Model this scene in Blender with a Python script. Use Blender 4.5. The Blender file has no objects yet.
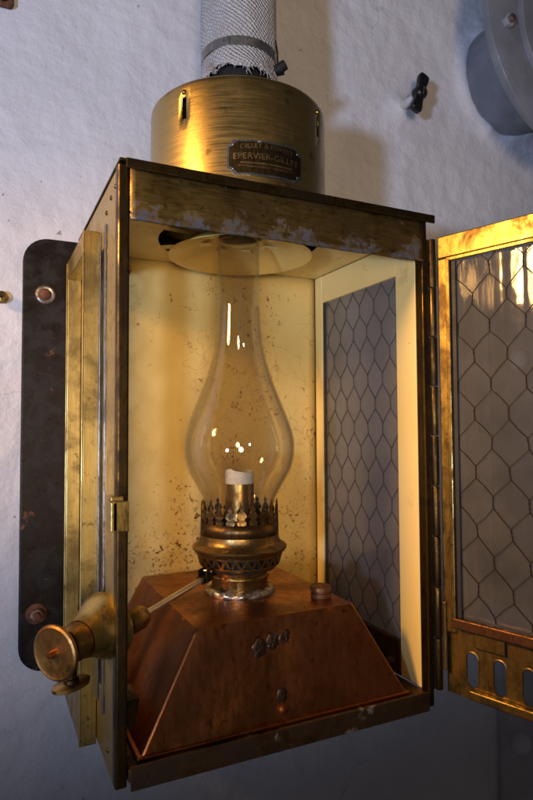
import bpy, bmesh, math, random
from mathutils import Vector, Matrix, noise
random.seed(7)
R = math.radians
scene = bpy.context.scene

# ------------------------------------------------------------------ camera
CAM = Vector((-0.091, -0.4544, 0.265))
YAW, PITCH, ROLL = 0.4449, 0.0431, -0.0053
fw = Vector((math.sin(YAW)*math.cos(PITCH), math.cos(YAW)*math.cos(PITCH), math.sin(PITCH)))
rt = Vector((math.cos(YAW), -math.sin(YAW), 0))
up = rt.cross(fw)
r2 = rt*math.cos(ROLL) + up*math.sin(ROLL)
u2 = -rt*math.sin(ROLL) + up*math.cos(ROLL)
cd = bpy.data.cameras.new('camera')
cam = bpy.data.objects.new('camera', cd)
scene.collection.objects.link(cam)
cam.matrix_world = Matrix(((r2.x, u2.x, -fw.x, CAM.x), (r2.y, u2.y, -fw.y, CAM.y), (r2.z, u2.z, -fw.z, CAM.z), (0, 0, 0, 1)))
cd.sensor_fit = 'VERTICAL'; cd.sensor_height = 36; cd.lens = 590.05/800*36
cd.clip_start = 0.01; cd.clip_end = 50
cd.dof.use_dof = True; cd.dof.focus_distance = 0.56; cd.dof.aperture_fstop = 9.0
scene.camera = cam

# ------------------------------------------------------------------ world, lamps, exposure
w = bpy.data.worlds.new('World'); scene.world = w; w.use_nodes = True
bg = w.node_tree.nodes['Background']
bg.inputs[0].default_value = (1.0, 0.90, 0.94, 1); bg.inputs[1].default_value = 0.034
vs = scene.view_settings
vs.view_transform = 'Standard'; vs.look = 'None'; vs.gamma = 1.0; vs.use_curve_mapping = False; vs.exposure = 0.0
def spot(name, loc, target, power, color, size_deg, blend, radius):
    l = bpy.data.lights.new(name, 'SPOT'); l.energy = power; l.color = color
    l.spot_size = R(size_deg); l.spot_blend = blend; l.shadow_soft_size = radius
    o = bpy.data.objects.new(name, l); scene.collection.objects.link(o); o.location = loc
    o.rotation_euler = (Vector(target)-Vector(loc)).to_track_quat('-Z', 'Y').to_euler()
    return o
def area(name, loc, target, power, color, size):
    l = bpy.data.lights.new(name, 'AREA'); l.shape = 'DISK'; l.energy = power; l.color = color; l.size = size
    o = bpy.data.objects.new(name, l); scene.collection.objects.link(o); o.location = loc
    o.rotation_euler = (Vector(target)-Vector(loc)).to_track_quat('-Z', 'Y').to_euler()
    return o
# cool white spotlight from the lower left, aimed up at the wall
spot('cool_spotlight', (-0.92, -0.90, 0.13), (-0.04, 0.2, 0.89), 66, (0.52, 0.66, 1.0), 85, 1.0, 0.055)
# warm bulb off to the left, above the lantern
spot('warm_bulb', (-0.74, -0.10, 0.66), (0.22, 0.03, 0.24), 62, (1.0, 0.54, 0.17), 38, 0.6, 0.09)
# shaded warm room lamp behind the camera
spot('room_lamp', (-0.36, -1.32, 0.16), (0.17, 0.2, 0.66), 38, (1.0, 0.73, 0.47), 52, 0.85, 0.14)

# ------------------------------------------------------------------ mesh helpers
COL = scene.collection
class MB:
    def __init__(s): s.v = []; s.f = []
    def add(s, vs, fs):
        n = len(s.v); s.v += [Vector(v) for v in vs]; s.f += [[i+n for i in f] for f in fs]; return s
    def box(s, a, b, c, d, e, f):
        a, b = min(a, b), max(a, b); c, d = min(c, d), max(c, d); e, f = min(e, f), max(e, f)
        return s.add([(a,c,e),(b,c,e),(b,d,e),(a,d,e),(a,c,f),(b,c,f),(b,d,f),(a,d,f)],
            [(0,3,2,1),(4,5,6,7),(0,1,5,4),(1,2,6,5),(2,3,7,6),(3,0,4,7)])
    def obox(s, o, X, Y, Z, ext):
        # oriented box: origin, axes, (x0,x1,y0,y1,z0,z1)
        m = MB().box(*ext)
        return s.add([o + X*v.x + Y*v.y + Z*v.z for v in m.v], m.f)
    def lathe(s, prof, c=(0,0,0), axis=(0,0,1), n=48, closed=False, wob=0):
        A = Vector(axis).normalized(); T = A.orthogonal().normalized() if abs(A.z) < .99 else Vector((1,0,0)); B = A.cross(T)
        c = Vector(c); vs = []; fs = []
        for (r, h) in prof:
            for k in range(n):
                t = 2*math.pi*k/n
                rr = r*(1+wob*math.sin(3*t+h*40)) if wob else r
                vs.append(c + A*h + (T*math.cos(t)+B*math.sin(t))*rr)
        m = len(prof)
        for i in range(m-1 if not closed else m):
            j = (i+1) % m
            for k in range(n):
                l = (k+1) % n
                fs.append((i*n+k, i*n+l, j*n+l, j*n+k))
        return s.add(vs, fs)
    def tube(s, pts, r, n=6, cap=True):
        pts = [Vector(p) for p in pts]; vs = []; fs = []
        rs = r if isinstance(r, (list, tuple)) else [r]*len(pts)
        for i, p in enumerate(pts):
            d = (pts[min(i+1, len(pts)-1)] - pts[max(i-1, 0)]).normalized()
            T = d.orthogonal().normalized() if i == 0 else (T - d*T.dot(d)).normalized()
            B = d.cross(T)
            for k in range(n):
                t = 2*math.pi*k/n; vs.append(p + (T*math.cos(t)+B*math.sin(t))*rs[i])
        for i in range(len(pts)-1):
            for k in range(n):
                l = (k+1) % n; fs.append((i*n+k, i*n+l, (i+1)*n+l, (i+1)*n+k))
        if cap: fs += [tuple(range(n))[::-1], tuple(range((len(pts)-1)*n, len(pts)*n))]
        return s.add(vs, fs)
    def prism(s, poly, o, X, Y, N, d):
        n = len(poly); o = Vector(o)
        vs = [o + X*a + Y*b for a, b in poly] + [o + X*a + Y*b + N*d for a, b in poly]
        fs = [tuple(range(n))[::-1], tuple(range(n, 2*n))] + [(i, (i+1) % n, n+(i+1) % n, n+i) for i in range(n)]
        return s.add(vs, fs)
    def build(s, name, mat, parent=None, smooth=None, bevel=0, solid=0, seg=2):
        me = bpy.data.meshes.new(name)
        off = Vector((0,0,0)); q = parent
        while q is not None: off += q.location; q = q.parent
        me.from_pydata([v-off for v in s.v], [], s.f); 
        bm = bmesh.new(); bm.from_mesh(me); bmesh.ops.recalc_face_normals(bm, faces=bm.faces)
        if smooth is not None:
            for f in bm.faces: f.smooth = True
            for e in bm.edges:
                if len(e.link_faces) == 2 and e.calc_face_angle(0) > R(smooth): e.smooth = False
        bm.to_mesh(me); bm.free()
        o = bpy.data.objects.new(name, me); COL.objects.link(o)
        if mat: me.materials.append(mat)
        if parent: o.parent = parent
        if solid:
            m = o.modifiers.new('solid', 'SOLIDIFY'); m.thickness = solid; m.offset = -1
        if bevel:
            m = o.modifiers.new('bevel', 'BEVEL'); m.width = bevel; m.segments = seg; m.limit_method = 'ANGLE'; m.angle_limit = R(40)
            m.harden_normals = False
        return o
def tag(o, label, cat, group=None, kind=None):
    if label: o['label'] = label
    if cat: o['category'] = cat
    if group: o['group'] = group
    if kind: o['kind'] = kind
    return o
def thing(name, loc, label, cat, group=None):
    o = bpy.data.objects.new(name, None); COL.objects.link(o); o.location = loc; o.empty_display_size = .02
    return tag(o, label, cat, group)
X1, Y1, Z1 = Vector((1,0,0)), Vector((0,1,0)), Vector((0,0,1))

# ------------------------------------------------------------------ materials
class NT:
    def __init__(s, name):
        s.m = bpy.data.materials.new(name); s.m.use_nodes = True; s.t = s.m.node_tree
        s.b = s.t.nodes['Principled BSDF']; s.o = s.t.nodes['Material Output']
        s.co = s.n('ShaderNodeTexCoord').outputs['Object']
    def n(s, typ, **kw):
        x = s.t.nodes.new(typ)
        for k, v in kw.items(): setattr(x, k, v)
        return x
    def l(s, a, b): s.t.links.new(a, b)
    def set(s, **kw):
        for k, v in kw.items(): s.b.inputs[k.replace('_', ' ')].default_value = v
    def mapping(s, scale=(1,1,1), rot=(0,0,0), loc=(0,0,0)):
        x = s.n('ShaderNodeMapping'); s.l(s.co, x.inputs[0])
        x.inputs['Scale'].default_value = scale; x.inputs['Rotation'].default_value = rot; x.inputs['Location'].default_value = loc
        return x.outputs[0]
    def noise(s, scale, detail=4, rough=.55, co=None, dist=0):
        x = s.n('ShaderNodeTexNoise'); s.l(co or s.co, x.inputs['Vector'])
        x.inputs['Scale'].default_value = scale; x.inputs['Detail'].default_value = detail; x.inputs['Roughness'].default_value = rough; x.inputs['Distortion'].default_value = dist
        return x.outputs['Fac']
    def ramp(s, v, a, b, lo=0, hi=1):
        x = s.n('ShaderNodeMapRange'); x.interpolation_type = 'SMOOTHSTEP'; s.l(v, x.inputs['Value'])
        x.inputs['From Min'].default_value = a; x.inputs['From Max'].default_value = b
        x.inputs['To Min'].default_value = lo; x.inputs['To Max'].default_value = hi
        return x.outputs[0]
    def math(s, op, a, b=None):
        x = s.n('ShaderNodeMath', operation=op)
        for i, q in enumerate((a, b)):
            if q is None: continue
            if isinstance(q, (int, float)): x.inputs[i].default_value = q
            else: s.l(q, x.inputs[i])
        return x.outputs[0]
    def mix(s, f, a, b):
        x = s.n('ShaderNodeMix', data_type='RGBA')
        for q, i in ((f, 0), (a, 6), (b, 7)):
            if isinstance(q, (int, float)): x.inputs[i].default_value = q
            elif isinstance(q, tuple): x.inputs[i].default_value = (*q, 1) if len(q) == 3 else q
            else: s.l(q, x.inputs[i])
        return x.outputs[2]
    def bump(s, h, strength, dist, prev=None):
        x = s.n('ShaderNodeBump'); s.l(h, x.inputs['Height']); x.inputs['Strength'].default_value = strength; x.inputs['Distance'].default_value = dist
        if prev: s.l(prev, x.inputs['Normal'])
        return x.outputs[0]
    def col(s, c): s.l(c, s.b.inputs['Base Color'])
    def rough(s, c): s.l(c, s.b.inputs['Roughness'])
    def metal(s, c): s.l(c, s.b.inputs['Metallic'])
    def nrm(s, c): s.l(c, s.b.inputs['Normal'])

def metal(name, base, dark, amt=.5, rough=(.28, .55), scale=22, brush=(8, 8, 1), brush_amt=.35, spots=None, spot_amt=.62, dent=.25, tmetal=.9, spot_z=None):
    """aged sheet metal: clean alloy, brown tarnish clouds, brushed scratches, optional coloured oxide"""
    k = NT(name)
    n1 = k.noise(scale, 8, .65, dist=.4)
    f1 = k.ramp(n1, .62-amt*.4, .72-amt*.18)
    c = k.mix(f1, base, dark)
    sm = k.mapping(brush)
    n2 = k.noise(60, 6, .7, co=sm)
    c = k.mix(k.ramp(n2, .35, .75, 0, brush_amt), c, dark)
    n3 = k.noise(scale*7, 5, .6)
    c = k.mix(k.ramp(n3, .60, .70, 0, .6), c, tuple(x*.35 for x in dark))
    ro = k.math('ADD', k.ramp(n1, .35, .7, rough[0], rough[1]), k.ramp(n2, .3, .7, -.06, .12))
    me = k.ramp(f1, 0, 1, 1.0, tmetal)
    if spots:
        n4 = k.noise(scale*1.3, 9, .7, co=k.mapping((1, 1, 1), loc=(3.1, 1.7, 5.2)), dist=.6)
        f4 = k.ramp(n4, spot_amt, spot_amt+.08)
        if spot_z:
            sz = k.n('ShaderNodeSeparateXYZ'); k.l(k.co, sz.inputs[0])
            f4 = k.math('MULTIPLY', k.ramp(k.math('ADD', n4, k.ramp(sz.outputs[2], spot_z[0], spot_z[1], .07, -.10)), spot_amt, spot_amt+.07), k.ramp(k.noise(160, 4, .7), .40, .58, .25, 1.0))
        c = k.mix(f4, c, spots)
        ro = k.math('ADD', ro, k.math('MULTIPLY', f4, .25))
        me = k.math('SUBTRACT', me, k.math('MULTIPLY', f4, .6))
    k.col(c); k.rough(ro); k.metal(me)
    b = k.bump(k.noise(16, 2, .5), dent, .004)
    b = k.bump(n2, .10, .0006, b); b = k.bump(n3, .12, .0006, b)
    k.nrm(b)
    return k.m
def flat(name, c, rough=.5, met=0, bump=0, bs=200, var=.25):
    k = NT(name)
    n = k.noise(bs*.3, 5, .6)
    k.col(k.mix(k.ramp(n, .3, .7), c, tuple(x*(1-var) for x in c)))
    k.set(Metallic=met); k.rough(k.ramp(n, .2, .8, max(rough-.1, .03), min(rough+.1, 1)))
    if bump: k.nrm(k.bump(k.noise(bs, 4), bump, .002))
    return k.m

BR, BRD = (.60, .44, .135), (.18, .115, .034)
brass = metal('aged_brass', BR, BRD, amt=.45, rough=(.25, .5))
brass_side = metal('brushed_brass', (.52, .40, .150), (.20, .145, .050), amt=.42, rough=(.32, .52), brush=(9, 9, .6), brush_amt=.4)
brass_drum = metal('turned_brass', (.54, .385, .140), (.36, .24, .085), amt=.30, rough=(.27, .36), brush=(.5, .5, 28), brush_amt=.22, scale=7, dent=.05)
brass_head = metal('tarnished_brass', (.30, .205, .065), (.10, .065, .024), amt=.6, rough=(.32, .6), scale=20, spots=(.075, .085, .115), spot_amt=.52, spot_z=(.424, .458), brush=(1, 8, 9))
brass_dark = metal('dark_brass', (.115, .075, .028), (.032, .022, .011), amt=.6, rough=(.30, .55), scale=30)
brass_door = metal('door_brass', (.46, .325, .100), (.13, .08, .025), amt=.58, rough=(.24, .52), scale=26, brush=(3, 3, 1))
burner_m = metal('burner_brass', (.42, .26, .085), (.13, .072, .024), amt=.5, rough=(.28, .5), scale=45)
crown_m = metal('tarnished_crown', (.26, .155, .055), (.07, .04, .016), amt=.6, rough=(.32, .55), scale=60)
copper = metal('aged_copper', (.45, .165, .050), (.21, .075, .025), amt=.58, rough=(.27, .42), scale=16, spots=(.22, .12, .07), spot_amt=.64, brush=(3, 3, 1), brush_amt=.3, tmetal=.85)
copper_dull = metal('dull_copper', (.36, .15, .06), (.17, .068, .028), amt=.7, rough=(.45, .6), scale=60, tmetal=.4)
tray_m = metal('stained_copper', (.15, .085, .038), (.05, .030, .016), amt=.6, rough=(.42, .7), scale=24, spots=(.20, .17, .14), spot_amt=.58, tmetal=.5)
iron = metal('black_iron', (.034, .030, .029), (.010, .009, .009), amt=.5, rough=(.38, .6), scale=40, spots=(.17, .062, .025), spot_amt=.62, tmetal=.3, brush=(1, 1, 1), brush_amt=.1)

lead = metal('lead_seam', (.24, .27, .34), (.10, .11, .14), amt=.5, rough=(.3, .5), scale=70, spots=(.35, .36, .38), spot_amt=.6)
zinc = metal('zinc_bolt', (.42, .40, .37), (.20, .17, .14), amt=.5, rough=(.35, .55), scale=150, spots=(.26, .10, .035), spot_amt=.52)
steel = flat('bright_steel', (.82, .80, .77), .38, 1.0, 0, 100, .12)
rust = flat('rusty_iron', (.17, .062, .028), .8, 0, .5, 400, .6)
black = flat('soot_black', (.006, .0055, .005), .75)
bakelite = flat('black_plastic', (.010, .009, .010), .32, 0, .25, 300)
white_wick = flat('cotton_wick', (.78, .74, .66), .9, 0, .6, 900, .2)
putty = metal('corroded_solder', (.70, .64, .54), (.30, .24, .17), amt=.45, rough=(.25, .5), scale=110, spots=(.05, .035, .02), spot_amt=.58, tmetal=.6, dent=.6)
gasket = flat('dark_gasket', (.018, .018, .022), .6)
channel = metal('brown_channel', (.20, .09, .045), (.08, .04, .02), amt=.5, rough=(.4, .6), scale=30)

def cream():
    k = NT('cream_enamel')
    sep = k.n('ShaderNodeSeparateXYZ'); k.l(k.co, sep.inputs[0]); z = sep.outputs[2]
    n0 = k.noise(9, 6, .6)
    c = k.mix(k.ramp(n0, .3, .72), (.78, .62, .25), (.71, .53, .18))
    # oily brown clouds
    n1 = k.noise(26, 7, .65, co=k.mapping(loc=(4, 2, 9)))
    c = k.mix(k.ramp(n1, .56, .80, 0, .5), c, (.40, .24, .075))
    # hairline crazing
    d = k.n('ShaderNodeTexNoise'); k.l(k.co, d.inputs['Vector']); d.inputs['Scale'].default_value = 30; d.inputs['Detail'].default_value = 4
    mx = k.n('ShaderNodeMix', data_type='VECTOR'); mx.inputs[0].default_value = .045
    k.l(k.co, mx.inputs[4]); k.l(d.outputs['Color'], mx.inputs[5])
    v = k.n('ShaderNodeTexVoronoi', feature='DISTANCE_TO_EDGE'); k.l(mx.outputs[1], v.inputs['Vector']); v.inputs['Scale'].default_value = 46
    crack = k.math('MULTIPLY', k.ramp(v.outputs['Distance'], 0.0, .028, 1, 0), k.ramp(k.noise(8, 4, .6, co=k.mapping(loc=(1, 7, 3))), .50, .60))
    c = k.mix(k.math('MULTIPLY', crack, .45), c, (.16, .10, .04))
    # rust pitting, heavier near the bottom edge
    lift = k.ramp(z, .06, .36, .048, .020)
    clus = k.ramp(k.noise(11, 3, .55, co=k.mapping(loc=(2, 3, 8))), .36, .66, -.045, .05)
    lift = k.math('ADD', lift, clus)
    n2 = k.noise(120, 5, .7, dist=1.2)
    f2 = k.ramp(k.math('ADD', n2, lift), .675, .715)
    n3 = k.noise(300, 4, .6)
    f3 = k.ramp(k.math('ADD', n3, lift), .70, .74)
    f = k.math('MAXIMUM', f2, f3)
    halo = k.ramp(k.math('ADD', n2, lift), .61, .70, 0, .5)
    c = k.mix(halo, c, (.42, .20, .05))
    c = k.mix(f, c, k.mix(n3, (.20, .055, .014), (.06, .02, .01)))
    k.col(c); k.rough(k.ramp(n1, .3, .8, .30, .55))
    b = k.bump(k.noise(40, 3), .2, .002); b = k.bump(f, -.5, .0007, b); b = k.bump(crack, -.4, .0005, b); k.nrm(b)
    return k.m
cream_m = cream()
def cream_clean():
    k = NT('cream_paint')
    n = k.noise(30, 6, .6); n2 = k.noise(8, 3, .5)
    c = k.mix(k.ramp(n2, .3, .7), (.82, .66, .29), (.78, .60, .22))
    c = k.mix(k.ramp(n, .60, .75, 0, .45), c, (.45, .30, .12))
    n3 = k.noise(140, 3, .6)
    c = k.mix(k.ramp(n3, .72, .76), c, (.12, .05, .02))
    k.col(c); k.rough(k.ramp(n, .3, .7, .35, .5)); k.nrm(k.bump(k.noise(60, 3), .15, .0015))
    return k.m
cream2 = cream_clean()
enamel = flat('reflector_enamel', (.74, .52, .15), .28, 0, .05, 60, .22)

def plaster():
    k = NT('white_plaster')
    n = k.noise(5, 6, .6); n2 = k.noise(70, 5, .6)
    c = k.mix(k.ramp(n, .3, .7), (.72, .715, .74), (.63, .625, .66))
    c = k.mix(k.ramp(n2, .58, .75, 0, .25), c, (.5, .49, .5))
    c = k.mix(k.ramp(k.noise(3.2, 7, .65, co=k.mapping((1.4, 1, .6), loc=(8, 2, 4))), .50, .72, 0, .45), c, (.50, .47, .47))
    n3 = k.noise(120, 2, .5, co=k.mapping(loc=(5, 5, 5)))
    c = k.mix(k.ramp(n3, .735, .765, 0, .8), c, (.20, .17, .15))
    dd = k.n('ShaderNodeTexNoise'); k.l(k.co, dd.inputs['Vector']); dd.inputs['Scale'].default_value = 22; dd.inputs['Detail'].default_value = 5
    mv = k.n('ShaderNodeMix', data_type='VECTOR'); mv.inputs[0].default_value = .06; k.l(k.co, mv.inputs[4]); k.l(dd.outputs['Color'], mv.inputs[5])
    vo_ = k.n('ShaderNodeTexVoronoi', feature='DISTANCE_TO_EDGE'); k.l(mv.outputs[1], vo_.inputs['Vector']); vo_.inputs['Scale'].default_value = 7
    crk = k.math('MULTIPLY', k.ramp(vo_.outputs['Distance'], 0, .012, 1, 0), k.ramp(k.noise(5, 3, .5, co=k.mapping(loc=(3, 1, 2))), .56, .62))
    c = k.mix(k.math('MULTIPLY', crk, .35), c, (.30, .28, .28))
    k.col(c); k.set(Roughness=.62)
    b = k.bump(k.noise(42, 5, .60), .62, .0052)
    b = k.bump(k.noise(30, 4, .55, co=k.mapping((.35, 1, 1), (0, R(35), 0))), .35, .0040, b)
    b = k.bump(crk, -.5, .0012, b)
    b = k.bump(k.noise(180, 2, .5), .12, .0014, b)
    k.nrm(b)
    return k.m
plaster_m = plaster()
plaster_grey = flat('pale_grey_paint', (.50, .50, .53), .5, 0, .35, 90, .2)
greypaint = flat('grey_paint', (.205, .215, .245), .40, 0, .35, 90, .25)
greypaint2 = flat('blue_grey_paint', (.33, .335, .37), .55, 0, .25, 120, .2)

def glass(name, tint, extra_diffuse=0, rough=.03, dirt=(.5, .46, .42), rib=0, edge=.25, ior=1.45):
    k = NT(name); t = k.t; t.nodes.remove(k.b)
    tr = k.n('ShaderNodeBsdfTransparent'); gl = k.n('ShaderNodeBsdfGlossy'); gl.inputs['Roughness'].default_value = rough
    lw = k.n('ShaderNodeLayerWeight'); lw.inputs['Blend'].default_value = .5
    tint_c = k.mix(k.ramp(lw.outputs['Facing'], .45, 1, 0, edge), tint, tuple(x*.25 for x in tint))
    k.l(tint_c, tr.inputs['Color'])
    bn = k.bump(k.noise(14, 3), .25, .004)
    if rib:
        wv = k.n('ShaderNodeTexWave'); wv.wave_type = 'BANDS'; wv.bands_direction = 'X'
        k.l(k.mapping((1, 1, .02)), wv.inputs['Vector']); wv.inputs['Scale'].default_value = rib; wv.inputs['Distortion'].default_value = 1.5
        bn = k.bump(wv.outputs['Fac'], .2, .0008, bn)
    k.l(bn, gl.inputs['Normal'])
    refl = k.math('ADD', k.math('MULTIPLY', k.math('POWER', lw.outputs['Facing'], 4.0), .85), .070)
    base = tr.outputs[0]
    if extra_diffuse:
        df = k.n('ShaderNodeBsdfDiffuse'); df.inputs['Color'].default_value = (*dirt, 1)
        tl = k.n('ShaderNodeBsdfTranslucent'); tl.inputs['Color'].default_value = (*dirt, 1)
        dm = k.n('ShaderNodeMixShader'); dm.inputs[0].default_value = .4; k.l(df.outputs[0], dm.inputs[1]); k.l(tl.outputs[0], dm.inputs[2])
        ms = k.n('ShaderNodeMixShader')
        k.l(k.ramp(k.noise(22, 6, .65), .25, .75, extra_diffuse*.7, extra_diffuse*1.3), ms.inputs[0])
        k.l(base, ms.inputs[1]); k.l(dm.outputs[0], ms.inputs[2]); base = ms.outputs[0]
    m2 = k.n('ShaderNodeMixShader'); k.l(refl, m2.inputs[0]); k.l(base, m2.inputs[1]); k.l(gl.outputs[0], m2.inputs[2])
    k.l(m2.outputs[0], k.o.inputs['Surface'])
    return k.m
chimney_glass = glass('chimney_glass', (.975, .965, .94), .010, .02, edge=.20)
wire_glass = glass('wired_glass', (.80, .80, .80), .34, .10, (.47, .445, .42), rib=60)
door_glass = glass('door_wired_glass', (.84, .83, .81), .13, .06, (.42, .40, .38), rib=60)
wire_m = flat('wire', (.030, .025, .022), .55, .5)
wire_m2 = flat('dusty_wire', (.085, .075, .068), .6, .3)
def sleeve():
    k = NT('glass_cloth')
    sp_ = k.n('ShaderNodeSeparateXYZ'); k.l(k.co, sp_.inputs[0])
    an = k.math('ARCTAN2', sp_.outputs[1], sp_.outputs[0])
    jit = k.math('MULTIPLY', k.noise(55, 4, .65), 13.0)
    p1 = k.math('ADD', k.math('ADD', k.math('MULTIPLY', an, 44.0), k.math('MULTIPLY', sp_.outputs[2], 1500.0)), jit)
    p2 = k.math('ADD', k.math('SUBTRACT', k.math('MULTIPLY', an, 66.0), k.math('MULTIPLY', sp_.outputs[2], 900.0)), jit)
    h = k.math('MULTIPLY', k.math('ADD', k.math('MULTIPLY', k.math('SINE', p1), .5), .5), k.math('ADD', k.math('MULTIPLY', k.math('SINE', p2), .35), .65))
    n = k.noise(25, 5); n2 = k.noise(350, 3)
    c = k.mix(k.ramp(h, .0, .6), (.40, .385, .375), (.64, .62, .60))
    c = k.mix(k.ramp(n, .5, .75, 0, .45), c, (.40, .31, .24))
    k.col(c); k.set(Roughness=.8)
    bb = k.bump(h, .9, .0022); k.nrm(k.bump(n2, .5, .001, bb))
    return k.m
cloth_m = sleeve()
thread_m = flat('frayed_thread', (.50, .47, .44), .85, 0, .3, 400, .4)

# ------------------------------------------------------------------ the wall
WY = 0.225
def frange(a, b, st):
    n = max(1, round((b-a)/st)); return [a+(b-a)*i/n for i in range(n)]
xs = frange(-1.6, -.3, .1)+frange(-.3, 1.05, .0055)+frange(1.05, 1.9, .1)+[1.9]
zs = frange(-1.4, -.4, .1)+frange(-.4, 1.12, .0055)+frange(1.12, 2.0, .1)+[2.0]
def wall_h(x, z):
    h = .0035*noise.noise(Vector((x*5, 1.3, z*5))) + .0022*noise.noise(Vector((x*14, 4.1, z*14)))
    q = noise.noise(Vector((x*45, 7, z*45))); h += .0011*q + .0008*noise.noise(Vector((x*90, 2, z*80)))
    # hand-trowelled mounds round the pipe collar and the valve spindle
    d = math.hypot(x-PIPE[0], z-PIPE[1]) - PIPE_R
    h += .014*math.exp(-(d/.013)**2)*(.7+.5*noise.noise(Vector((x*30, 9, z*30))))
    d = math.hypot(x-.452, z-.728)
    h += .010*math.exp(-(d/.017)**2)
    return h
PIPE, PIPE_R = (.660, .815), .086
vsw = []; fsw = []
for z in zs:
    for x in xs: vsw.append((x, WY - wall_h(x, z), z))
nx = len(xs)
for j in range(len(zs)-1):
    for i in range(nx-1): fsw.append((j*nx+i, j*nx+i+1, (j+1)*nx+i+1, (j+1)*nx+i))
wall = MB().add(vsw, fsw).build('wall', plaster_m, smooth=180)
tag(wall, 'rough whitewashed plaster wall behind the brass lantern', 'wall', kind='structure')

# ------------------------------------------------------------------ lantern body
W, H, B = .30, .4677, .2116
HH, HC = .4239, .455
AX, AY = .1450, .106
L = thing('wall_lantern', (.15, .106, 0), 'square brass wall lantern with open glazed door and round brass top', 'lantern')
lwa, lwb, lwt, lwb0 = .046, .187, .4202, .0453
lp = MB().box(0, .0025, .002, lwa, -.006, H).box(0, .0025, lwb, B, -.006, H).box(.0001, .0024, lwa+.0001, lwb-.0001, lwt, H-.0001).box(.0001, .0024, lwa+.0001, lwb-.0001, -.0059, lwb0)
lp.build('left_side_panel', brass_side, L, bevel=.0005)
ll = MB().box(.0027, .004, .009, lwa, .014, HC).box(.0027, .004, lwb, B-.006, .014, HC).box(.0028, .0039, lwa+.0001, lwb-.0001, lwt, HC-.0001).box(.0028, .0039, lwa+.0001, lwb-.0001, .0141, lwb0)
ll.build('left_lining', cream_m, L)
LPANE = (.0010, .0022, lwa-.003, lwb+.003, lwb0-.003, lwt+.003)
bp = MB()
nb = 24
vv = []; ff = []
for j in range(nb+1):
    for i in range(nb+1):
        x = .0042+(W-.0042-.0062)*i/nb; z = .013+(HC-.013)*j/nb
        vv.append((x, B-.0055-.0012*noise.noise(Vector((x*9, 3, z*7))), z))
for j in range(nb):
    for i in range(nb): ff.append((j*(nb+1)+i, j*(nb+1)+i+1, (j+1)*(nb+1)+i+1, (j+1)*(nb+1)+i))
bp.add(vv, ff).build('back_panel', cream_m, L, smooth=180, solid=-.0015)
MB().box(.003, W, B-.0015, B+.001, -.004, H).build('back_plate', brass_dark, L)
# posts and front frame
def post(x0, x1): return MB().box(x0, x1, -.004, .007, -.003, H+.0005)
post(-.0012, .0078).build('front_post', brass_dark, L, bevel=.0016, seg=3)
post(.2935, .2995).build('front_post', brass_dark, L, bevel=.0010)
# header with a slightly dented sheet
hv = []; hf = []
nxh, nzh = 60, 8
for j in range(nzh+1):
    for i in range(nxh+1):
        x = .0079+(.2934-.0079)*i/nxh; z = HH+(H-HH)*j/nzh
        y = -.0025+.0011*noise.noise(Vector((x*26, 2, z*30)))-(.0022 if j == 0 else 0)+(.001 if j == 1 else 0)
        hv.append((x, y, z-(.0009*noise.noise(Vector((x*40, 1, 1))) if j == 0 else 0)))
for j in range(nzh):
    for i in range(nxh): hf.append((j*(nxh+1)+i, j*(nxh+1)+i+1, (j+1)*(nxh+1)+i+1, (j+1)*(nxh+1)+i))
MB().add(hv, hf).build('header_rail', brass_head, L, smooth=50, solid=-.0016)
# roof sheet with overhanging folded lip
rf = MB().box(-.001, W+.0065, -.0075, B+.002, H+.001, H+.0032)
rf.box(.004, W+.0065, -.0088, -.0066, H-.0045, H+.0034)
rf.build('roof', brass_dark, L, bevel=.0007)
# ceiling with round opening and spokes
cm = MB(); n = 64; ro, cx, cy = .0835, AX+.001, AY
ring = [(cx+ro*math.cos(2*math.pi*k/n), cy+ro*math.sin(2*math.pi*k/n)) for k in range(n)]
def toedge(px, py):
    dx, dy = px-cx, py-cy; ts = []
    if dx > 0: ts.append((W-.006-cx)/dx)
    if dx < 0: ts.append((.004-cx)/dx)
    if dy > 0: ts.append((B-.006-cy)/dy)
    if dy < 0: ts.append((.0005-cy)/dy)
    t = min(ts); return (cx+dx*t, cy+dy*t)
out = [toedge(*p) for p in ring]
cm.add([(x, y, HC) for x, y in ring]+[(x, y, HC) for x, y in out], [(k, (k+1) % n, n+(k+1) % n, n+k) for k in range(n)])
for a in range(0, 360, 45):
    t = R(a+9); d = Vector((math.cos(t), math.sin(t), 0)); s_ = Vector((-d.y, d.x, 0))
    cm.obox(Vector((cx, cy, HC)), d, s_, Z1, (.03, ro+.002, -.005, .005, .0004, .0014))
cm.build('ceiling_panel', cream_m, L)
# floor tray
ft = MB().box(.0085, .2930, -.0045, B-.002, 0, .010)
ft.build('floor_tray', tray_m, L, bevel=.0012)
MB().box(.010, .292, -.0062, -.0047, -.0055, .0125).build('tray_lip', tray_m, L, bevel=.0005)

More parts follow.
